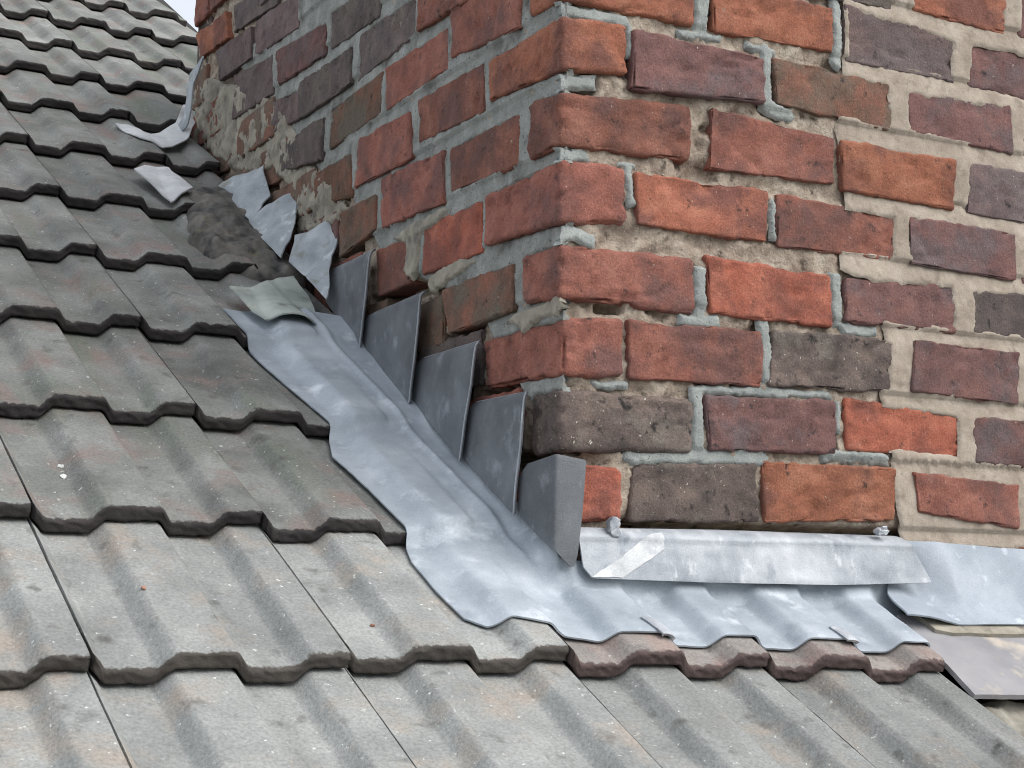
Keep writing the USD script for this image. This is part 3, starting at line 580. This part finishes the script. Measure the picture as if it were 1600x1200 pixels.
obj('mortar_bed', bed(on_right, CH_X, .0095, 5, holes_r), BED, chim, smooth=True)
obj('mortar_bed', bed(on_left, CH_Y, .0105, 6, holes_l), BED, chim, smooth=True)
core = trimesh.creation.box([CH_X - .12, CH_Y - .12, CH_TOP + .42]); core.apply_translation([CH_X / 2 + .0, CH_Y / 2, (CH_TOP - .42) / 2])
obj('chimney_core', core, DECK, chim, smooth=False)
for face_box in ([CH_X - .02, .10, CH_TOP + .4, CH_X / 2, CH_Y - .045], [.10, CH_Y - .02, CH_TOP + .4, CH_X - .045, CH_Y / 2]):
    b = trimesh.creation.box(face_box[:3]); b.apply_translation([face_box[3], face_box[4], (CH_TOP - .4) / 2])
    obj('back_wall', b, BR['dark'], chim, smooth=False)

# pointing: strokes of newer mortar over the old bed
def flip(poly): return shapely.affinity.scale(poly, -1, 1, origin=(0, 0))
import shapely.affinity
RB, LB = shapely.union_all(right_quads), shapely.union_all(left_quads)
def pointing(name, poly, mat, side, base=-.0025, amp=.0022, seed=1, step=.0042, outline=.0022, fall=.006, struck=.004):
    for i, gm in enumerate(getattr(poly, 'geoms', [poly])):
        if gm.geom_type != 'Polygon' or gm.area < 1.2e-4: continue
        pg = gm.segmentize(.004)
        if outline and not gm.interiors: pg = rough_outline(gm, .003, outline, 80, seed + i)
        if side == 'L': pg = flip(pg)
        def fn(a, b, d):
            q = np.stack([a, b, 0 * a + seed], -1)
            tj = np.clip((np.mod(b, CZ) - .066) / (CZ - .066), 0, 1)
            o = base - struck * tj + sfbm(q * 30, 3, seed) * amp + sfbm(q * 130, 3, seed + 2) * amp * .6 - fall * np.exp(-d / .0013) * np.clip(np.abs(a) / .010, 0, 1)
            return on_right(a, b, o) if side == 'R' else on_left(-a, b, o)
        obj(name, sheet(pg, fn, step, .011, seed + i), mat, chim, smooth=60)
grey_r = shapely.union_all([LineString(p).buffer(w * .58, cap_style='square' if len(p) == 2 else 'round') for p, w in D['GREY']]).simplify(.001)
pointing('grey_pointing', grey_r.difference(RB.buffer(-.004)).intersection(shapely.box(.0025, -.1, 2, 2)), GREY, 'R', -.0022, .0015, 21, outline=.0048)
ragged = shapely.union_all([rough_outline(p.buffer(-.004), .004, .0055, 45, i) for i, p in enumerate(right_quads)])
beige_r = rough_outline(Polygon(D['BEIGE_R']).buffer(0), .006, .006, 40, 2).difference(ragged).difference(grey_r)
pointing('beige_pointing', beige_r.intersection(shapely.box(0, -.03, 1.03, 1.0)), BEIGE, 'R', .0005, .0018, 41, outline=0, fall=.003, struck=.005)
beige_l = Polygon(D['BEIGE_L']).buffer(0)
grey_l = Polygon(D['GREY_L']).buffer(0).difference(LB.buffer(-.0035)).difference(beige_l).intersection(shapely.box(.0045, -.3, 2, 1.2))
pointing('grey_pointing', grey_l, GREY_DIRTY, 'L', -.0034, .0024, 61, outline=0)
pointing('beige_pointing', rough_outline(beige_l, .01, .016, 22, 3), SMEAR, 'L', -.0005, .0070, 81, step=.006, outline=.004, struck=.003)
for i, p in enumerate(D['SMEAR_L']):
    pointing('mortar_smear', Polygon(p).buffer(0), SMEAR, 'L', .0020, .0030, 91 + i, outline=.004)

# ================================================================ lead work
LD = D['LEAD']
s_end = LD['left'][0][1]
FRONT_S = lambda u: -.0445 * np.asarray(u)          # where the front wall meets the roof
wall_line = [(float(WALL_U(s)) - .003, s) for s in np.linspace(.02, s_end - .04, 24)]
outline = list(LD['left']) + [(-.028, -.118), (.012, -.127)] + list(LD['edge'][1:]) + [(.494, -.160), (.500, -.13), (.572, .000), (.30, .006), (.06, .010), (.012, .014)] + wall_line
lead_poly = Polygon(outline).buffer(0)
lead_poly = lead_poly.buffer(-.004).buffer(.006).buffer(-.002)
def crease(s): return np.interp(s, [-.1, .05, .35, .6, .95], [-.020, -.026, -.036, -.042, -.050])
def lead_surface(u, s):
    p = np.stack([u, s], -1)
    front = np.clip((.03 - s) / .06, 0, 1) * np.clip((u + .06) / .06, 0, 1)
    base = np.maximum(H_SOFT(p), 0) * (1 - front) + H_TIGHT(p) * front
    kl = np.clip((-.075 - u) / .05, 0, 1)
    base = base * (1 - kl) + H_FOLD(p) * kl
    base = np.maximum(base, H_TIGHT(p) * .98)
    k = np.clip((u - (crease(s) - .06)) / .055, 0, 1); k = k * k * (3 - 2 * k)
    lvl = np.maximum(base, .006 + .5 * H_SOFT(np.stack([0 * u - .10, s], -1)))
    side = np.clip((s - .01) / .05, 0, 1)
    base = base + (lvl - base) * k * side
    base = base + .0045 * np.exp(-((u - crease(s)) / .0055) ** 2) * side
    base = base + np.interp(s, [0, .1, .3, .5, .8], [.034, .028, .014, .005, .0]) * np.clip((u - WALL_U(s) + .030) / .026, 0, 1) ** 2 * np.clip((s + .01) / .03, 0, 1)
    base = base + (.023 + .009 * np.clip((u - .36) / .1, 0, 1)) * np.clip((s - FRONT_S(u) + .018) / .034, 0, 1) ** 1.5 * np.clip((u - .055) / .06, 0, 1)
    q = np.stack([u * 1, s * 1, 0 * u], -1)
    return base + .0066 + sfbm(q * [11, 6, 1], 3, 4) * .0010 + sfbm(q * 45, 2, 8) * .0007
lead_m = sheet(lead_poly, lambda a, b, d: roof(a, b, lead_surface(a, b) - .0012 * np.exp(-d / .004)), .0042, .0025, 3)
lead_t = thing('lead_flashing', 'long bright lead sheet dressed over tiles down the chimney side and across its front', 'flashing')
obj('lead_sheet', lead_m, LEAD_NEW, lead_t, smooth=60)

# dark step flashings on the side wall, one per course
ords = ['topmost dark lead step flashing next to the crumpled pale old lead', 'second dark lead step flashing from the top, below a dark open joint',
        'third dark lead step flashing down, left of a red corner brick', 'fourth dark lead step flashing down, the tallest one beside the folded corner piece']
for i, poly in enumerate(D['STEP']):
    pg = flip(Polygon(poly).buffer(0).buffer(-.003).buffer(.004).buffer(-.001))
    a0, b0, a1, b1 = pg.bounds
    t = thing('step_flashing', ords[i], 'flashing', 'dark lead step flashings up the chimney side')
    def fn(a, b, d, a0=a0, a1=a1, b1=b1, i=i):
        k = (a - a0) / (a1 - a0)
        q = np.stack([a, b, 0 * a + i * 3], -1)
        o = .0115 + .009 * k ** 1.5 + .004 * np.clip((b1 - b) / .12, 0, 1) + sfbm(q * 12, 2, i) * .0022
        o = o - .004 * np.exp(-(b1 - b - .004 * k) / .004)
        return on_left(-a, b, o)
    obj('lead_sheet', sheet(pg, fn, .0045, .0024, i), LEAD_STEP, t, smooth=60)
    # bright cut edge along the free side
    ring = np.array(pg.exterior.coords)
    right = Polygon(pg.exterior).intersection(shapely.affinity.translate(pg, 0, 0)).difference(shapely.affinity.translate(pg, -.0020, 0)).buffer(0)
    right = max(getattr(right, 'geoms', [right]), key=lambda g: g.area)
    if right.area > 1e-5:
        obj('cut_edge', sheet(right, lambda a, b, d: fn(a, b, d) + np.array([-.0012, 0, 0]), .003, .0016, i), LEAD_FLAP, t, smooth=60)
# folded corner piece
cl = [(-y, z) for y, z in D['STEP_CL']]; cr = D['STEP_CR']
crn = Polygon([cl[0], cl[1], (0, .0772), cr[1], cr[2], cr[3], cr[4], (.002, -.043), (-.006, -.041), cl[5]]).buffer(0)
def corner_map(a, b, d):
    q = np.stack([a, b, 0 * a + 9], -1)
    o = .0140 + sfbm(q * 14, 2, 9) * .0018 + .004 * np.clip((.07 - b) / .12, 0, 1) - .002 * np.exp(-(.078 - b) / .004)
    e = .0035
    x = .5 * (a + np.sqrt(a * a + e * e)) * (1 + o / .04) - o
    y = .5 * (-a + np.sqrt(a * a + e * e)) * (1 + o / .107) - o
    return np.stack([x, y, b], -1)
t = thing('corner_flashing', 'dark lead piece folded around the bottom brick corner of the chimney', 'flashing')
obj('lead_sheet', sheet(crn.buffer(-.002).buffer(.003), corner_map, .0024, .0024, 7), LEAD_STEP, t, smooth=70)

# cover flap along the front
fl = Polygon(D['FLAP']).buffer(0)
t = thing('front_flap', 'bright streaked lead cover strip along the front under the bottom brick course', 'flashing')
def flap_map(a, b, d):
    q = np.stack([a, b, 0 * a], -1)
    k = np.clip((-.0125 - b) / .066, 0, 1)
    o = .0075 + .0165 * k ** .7 + sfbm(q * [22, 40, 1], 3, 31) * .0022 + .0028 * np.exp(-((b + .0235 - .003 * sfbm(q * 9, 2, 3)) / .004) ** 2) + .006 * np.clip((a - .5) / .09, 0, 1) - .018 * np.exp(-np.maximum(0, -.0105 - b + .0005) / .0035)
    return on_right(a, b, o)
obj('lead_sheet', sheet(fl.buffer(-.002).buffer(.003), flap_map, .0042, .0024, 11), LEAD_FLAP, t, smooth=60)
obj('bright_strap', sheet(rough_outline(Polygon(D['STRAP']), .003, .0012, 90, 3), lambda a, b, d: flap_map(a, b, d) + np.array([0, -.0011, 0]), .004, .0014, 12), LEAD_STRAP, t, smooth=60, label='clean white diagonal strap across the left end')

# right hand flashing over the neighbour's slates
tp, bt = D['L8_top'], D['L8_bot']
t = thing('slate_flashing', 'pale blue lead flashing over the slates at the right, overlapped by the front cover strip', 'flashing')
P2 = Polygon([(.550, .135), (.530, .07), (.515, .05), (bt[1][0] - .012, .004), (bt[2][0], .0), (.7, -.002), (.98, .001), (.98, .135)]).buffer(0)
def l8_map(a, b, d):
    # one sheet slanting from the wall joint down on to the slates
    q = np.stack([a, b, 0 * a + 4], -1)
    t_ = (b / .135)[:, None]
    lo = roof(a, -.098 + 0 * a, .014 + .012 * np.clip((.60 - a) / .06, 0, 1))
    hi = np.stack([lo[:, 0] - .0, -.005 + 0 * a, -.0155 - .030 * (a - .56)], -1)
    p = lo * (1 - t_) + hi * t_
    p[:, 1] += .030 * np.clip((.63 - a) / .05, 0, 1) * np.sin(np.pi * np.clip(b / .135, 0, 1)) ** 1.6
    return p + RN * (-.012 * np.sin(np.pi * t_) * np.clip(1.3 - t_, 0, 1)) + RN * (sfbm(q * 13, 3, 14) * .003)[:, None]
obj('lead_sheet', sheet(P2, l8_map, .005, .0025, 13), LEAD_PALE, t, smooth=50)

# old crumpled lead pieces on the side wall
olab = ['crumpled pale old lead piece, uppermost of three beside the mortar lump', 'bluish old lead piece with a pointed tip, middle of the three crumpled ones', 'old lead piece streaked with yellow lichen, lowest of the three crumpled ones']
OPL = {k: np.array(v) for k, v in D['OLD_PLANE'].items()}
for i, poly in enumerate(D['OLD']):
    pg = Polygon(poly).buffer(0)
    pg = rough_outline(pg, .006, .0018, 30, i)
    def fn(a, b, d, i=i, bb=pg.bounds):
        q = np.stack([a * 13, b * 20, 0 * a + i * 5], -1)
        w = sfbm(q, 3, i) * .011 + .004 * np.sin(a * 60 + i)
        return OPL['o'] + a[:, None] * OPL['a'] + b[:, None] * OPL['b'] + w[:, None] * OPL['n']
    obj('old_lead', sheet(pg, fn, .006, .0025, i + 20), LEAD_OLD, smooth=55, label=olab[i], cat='flashing', group='old crumpled lead pieces')
def curl(poly, h0, amp, lift, seed, sc=(16, 7)):
    cx, cy = poly.centroid.x, poly.centroid.y
    def fn(a, b, d):
        q = np.stack([a * sc[0], b * sc[1], 0 * a + seed], -1)
        p = np.stack([a, b], -1)
        return roof(a, b, np.maximum(H_SOFT(p), 0) + h0 + sfbm(q, 3, seed) * amp + lift(a, b))
    return fn
lf = rough_outline(Polygon(D['LEAF']).buffer(0), .006, .004, 30, 4)
obj('old_lead_tongue', sheet(lf, curl(lf, .016, .006, lambda a, b: .012 * np.clip((.84 - b) / .08, 0, 1) * np.clip((-.02 - a) / .06, 0, 1), 6), .006, .0025, 31), LEAD_LEAF, smooth=55,
    label='greenish curled old lead tongue lying over the top end of the new lead', cat='flashing')
tg = Polygon(D['TONGUE']).buffer(0).buffer(.004)
t = thing('upper_flashing', 'bent pale lead strip where the upper tiles meet the chimney', 'flashing')
obj('tongue', sheet(tg, curl(tg, .008, .003, lambda a, b: .02 * np.clip((a + .03) / .06, 0, 1), 8), .006, .0025, 33), LEAD_BRIGHT, t, smooth=55)
tu = flip(Polygon(D['TONGUE_UP']).buffer(0).buffer(.003))
obj('upstand', sheet(tu, lambda a, b, d: on_left(-a, b, .05 + .006 * sfbm(np.stack([a * 9, b * 9, 0 * a], -1), 2, 5)), .006, .003, 34), LEAD_OLD, t, smooth=55)
wt = rough_outline(Polygon(D['WHITE']).buffer(0), .006, .003, 30, 5)
obj('white_lead_scrap', sheet(wt, curl(wt, .014, .005, lambda a, b: 0 * a, 9), .006, .003, 35), LEAD_BRIGHT, smooth=55,
    label='torn white lead scrap lying on a tile beside the mortar lump', cat='flashing')
# mortar lump between roof and wall
fo = list(D['FILLET'])
fp = Polygon([(u, s) for u, s in fo if u < -.03] + [(.02, 1.03), (.045, 1.3), (.05, 1.5), (.0, 1.56)]).convex_hull.intersection(Polygon([(-.16, 1.0), (-.16, 1.3), (-.08, 1.75), (.06, 1.75), (.06, 1.02)]))
fp = rough_outline(fp.buffer(0), .008, .012, 22, 6)
def fil(a, b, d):
    q = np.stack([a * 16, b * 12, 0 * a], -1)
    wu = WALL_U(b)
    toward = np.clip(1 - (wu - a) / .15, 0, 1)
    h = .008 + .014 * (1 - np.exp(-d / .02)) + .016 * toward ** 2 + sfbm(q, 4, 44) * .018 + sfbm(q * 4, 3, 45) * .009 - .05 * np.exp(-d / .004)
    return roof(a, b, h)
obj('mortar_lump', sheet(fp, fil, .006, .06, 36), FILLET, smooth=70, label='lumpy dark grey weathered mortar between the upper tiles and the chimney', cat='mortar')

# lead clips on the apron
for i, ((ua_, sa_), (ub_, sb_), lab) in enumerate(((*D['CLIP'][0:2], 'small bent lead clip at the apron edge below the bright corner'), (*D['CLIP'][2:4], 'small bent lead clip at the apron edge nearer the slates'))):
    pl = Polygon([(ua_ + .000, sa_ + .002), (ua_ + .014, sa_ - .002), (ub_ + .022, sb_ + .002), (ub_ + .020, sb_ - .008), (ub_ + .003, sb_ - .006)]).buffer(.0015)
    def cm(a, b, d, sb_=sb_):
        return roof(a, b, lead_surface(a, np.maximum(b, sb_ + .004)) + .0045 - .002 * np.exp(-d / .002))
    obj('lead_clip', sheet(pl, cm, .0025, .0045, 50 + i), LEAD_FLAP, smooth=50, label=lab, cat='clip', group='lead clips on the apron')
# lead wedges hammered into the joint
wl_ = ['ribbed lead wedge in the joint under the left bottom brick', 'crumpled lead wedge in the dark joint beside the beige mortar']
for i, (x, z) in enumerate(D['WEDGE'][:2]):
    sz = [(.0072, .0125), (.0085, .0055)][i]
    q, f = box_grid(np.linspace(0, 1, 10), np.linspace(0, 1, 4), np.linspace(0, 1, 15))
    c = (q - .5) * 2; c = c / np.maximum(1, np.linalg.norm(c[:, [0, 2]], axis=1, keepdims=True) * .92)
    p = c * [sz[0], .006, sz[1]]
    fold = np.sin((p[:, 2] + .25 * p[:, 0]) * 1500) * .0011 if i == 0 else sfbm(p * 260, 3, 3) * .006
    p = p + np.c_[sfbm(p * 200 + i * 9, 2, i) * .004, -np.abs(fold), sfbm(p * 180 + 40, 2, i) * .003]
    obj('lead_wedge', (p + [x, -.010, z - .002], f), LEAD_FLAP, smooth=40, label=wl_[i], cat='wedge')

# ================================================================ the neighbour's slates
sr = thing('slate_roof', 'lavender grey slates of the adjoining roof at the lower right', 'roof')
def slate_at(poly, h0, seed, mat=SLATE, tilt=.0):
    pg = rough_outline(Polygon(poly).buffer(0), .006, .0022, 40, seed)
    y1 = pg.bounds[3]
    obj('slate', sheet(pg, lambda a, b, d: roof(a, b, h0 - (y1 - b) * tilt + sfbm(np.stack([a * 12, b * 12, 0 * a + seed], -1), 3, seed) * .0014), .008, .007, seed), mat, sr, smooth=30)
sl = D['SLATE']
slate_at([(.520, -.06), (.90, -.06), (.90, sl[4][1] - .006), sl[5], sl[6], sl[7], (.505, -.150)], .0045, 71)
slate_at([(.54, .0), (.95, .0), (.95, -.1235), (.70, -.1190), (.5745, -.1155), (.55, -.107)], .0100, 72, SMEAR)
slate_at([(.905, -.06), (1.2, -.06), (1.2, -.27), (.905, -.272)], .0035, 73)
slate_at([(.51, -.24), (.80, -.24), (.80, -.52), (.52, -.52)], -.030, 74, SLATE)
slate_at([(.805, -.24), (1.15, -.24), (1.15, -.52), (.805, -.52)], -.031, 75, SLATE)
dk2 = trimesh.convex.convex_hull(roof(np.array([.485, 1.25, 1.25, .485] * 2), np.array([-.8, -.8, .02, .02] * 2), np.array([-.046] * 4 + [-.09] * 4)))
obj('slate_deck', dk2, DECK, sr, smooth=False)
# rubble mortar under the slate's edge
rb = Polygon([(.490, -.20), (.74, -.245), (.95, -.25), (.95, -.36), (.60, -.44), (.478, -.42)]).buffer(0)
def rub(a, b, d):
    q = np.stack([a * 26, b * 26, 0 * a], -1)
    return roof(a, b, -.020 + sfbm(q, 4, 61) * .016 - .03 * np.exp(-d / .006))
obj('rubble_mortar', sheet(rough_outline(rb, .008, .006, 30, 8), rub, .006, .03, 61), STONE, smooth=60, label='crumbly beige rubble mortar below the slate edge at the lower right', cat='mortar')

# ================================================================ crumbs on the tiles
crumbs = [(-.5443, -.023, .0028, 'small red brick crumb on the grey tile at the lower left'), (-.2868, -.0756, .0028, 'small red brick crumb on the tile left of the lead apron')]
for i, (u, s, r_, lab) in enumerate(crumbs):
    p = trimesh.creation.icosphere(2, r_); v = np.array(p.vertices) * [1.3, 1, .7]
    v = v + v * (sfbm(v * 300 + i * 5, 2, i)[:, None] * .5)
    obj('brick_crumb', (roof(u + v[:, 0], s + v[:, 1], float(tile_h(u, s)) + .002 + v[:, 2]), np.array(p.faces)), DEBRIS, smooth=30, label=lab, cat='debris')
drops = [(-0.5676, 0.3014), (-0.5688, 0.2685)]
dlab = ['upper of two pale bird droppings in the pan of a left tile', 'lower of two pale bird droppings in the pan of a left tile']
for i, (u, s) in enumerate(drops):
    pg = Point(u, s).buffer(.0038 + .0015 * (i % 2)); pg = shapely.affinity.scale(pg, .7, 1.4)
    pg = rough_outline(pg, .002, .004, 120, i)
    obj('bird_dropping', sheet(pg, lambda a, b, d: roof(a, b, tile_h(a, b) + .0025 - .001 * np.exp(-d / .002)), .002, .0025, i), DROP, smooth=60, label=dlab[i], cat='dropping', group='bird droppings on the left tiles')
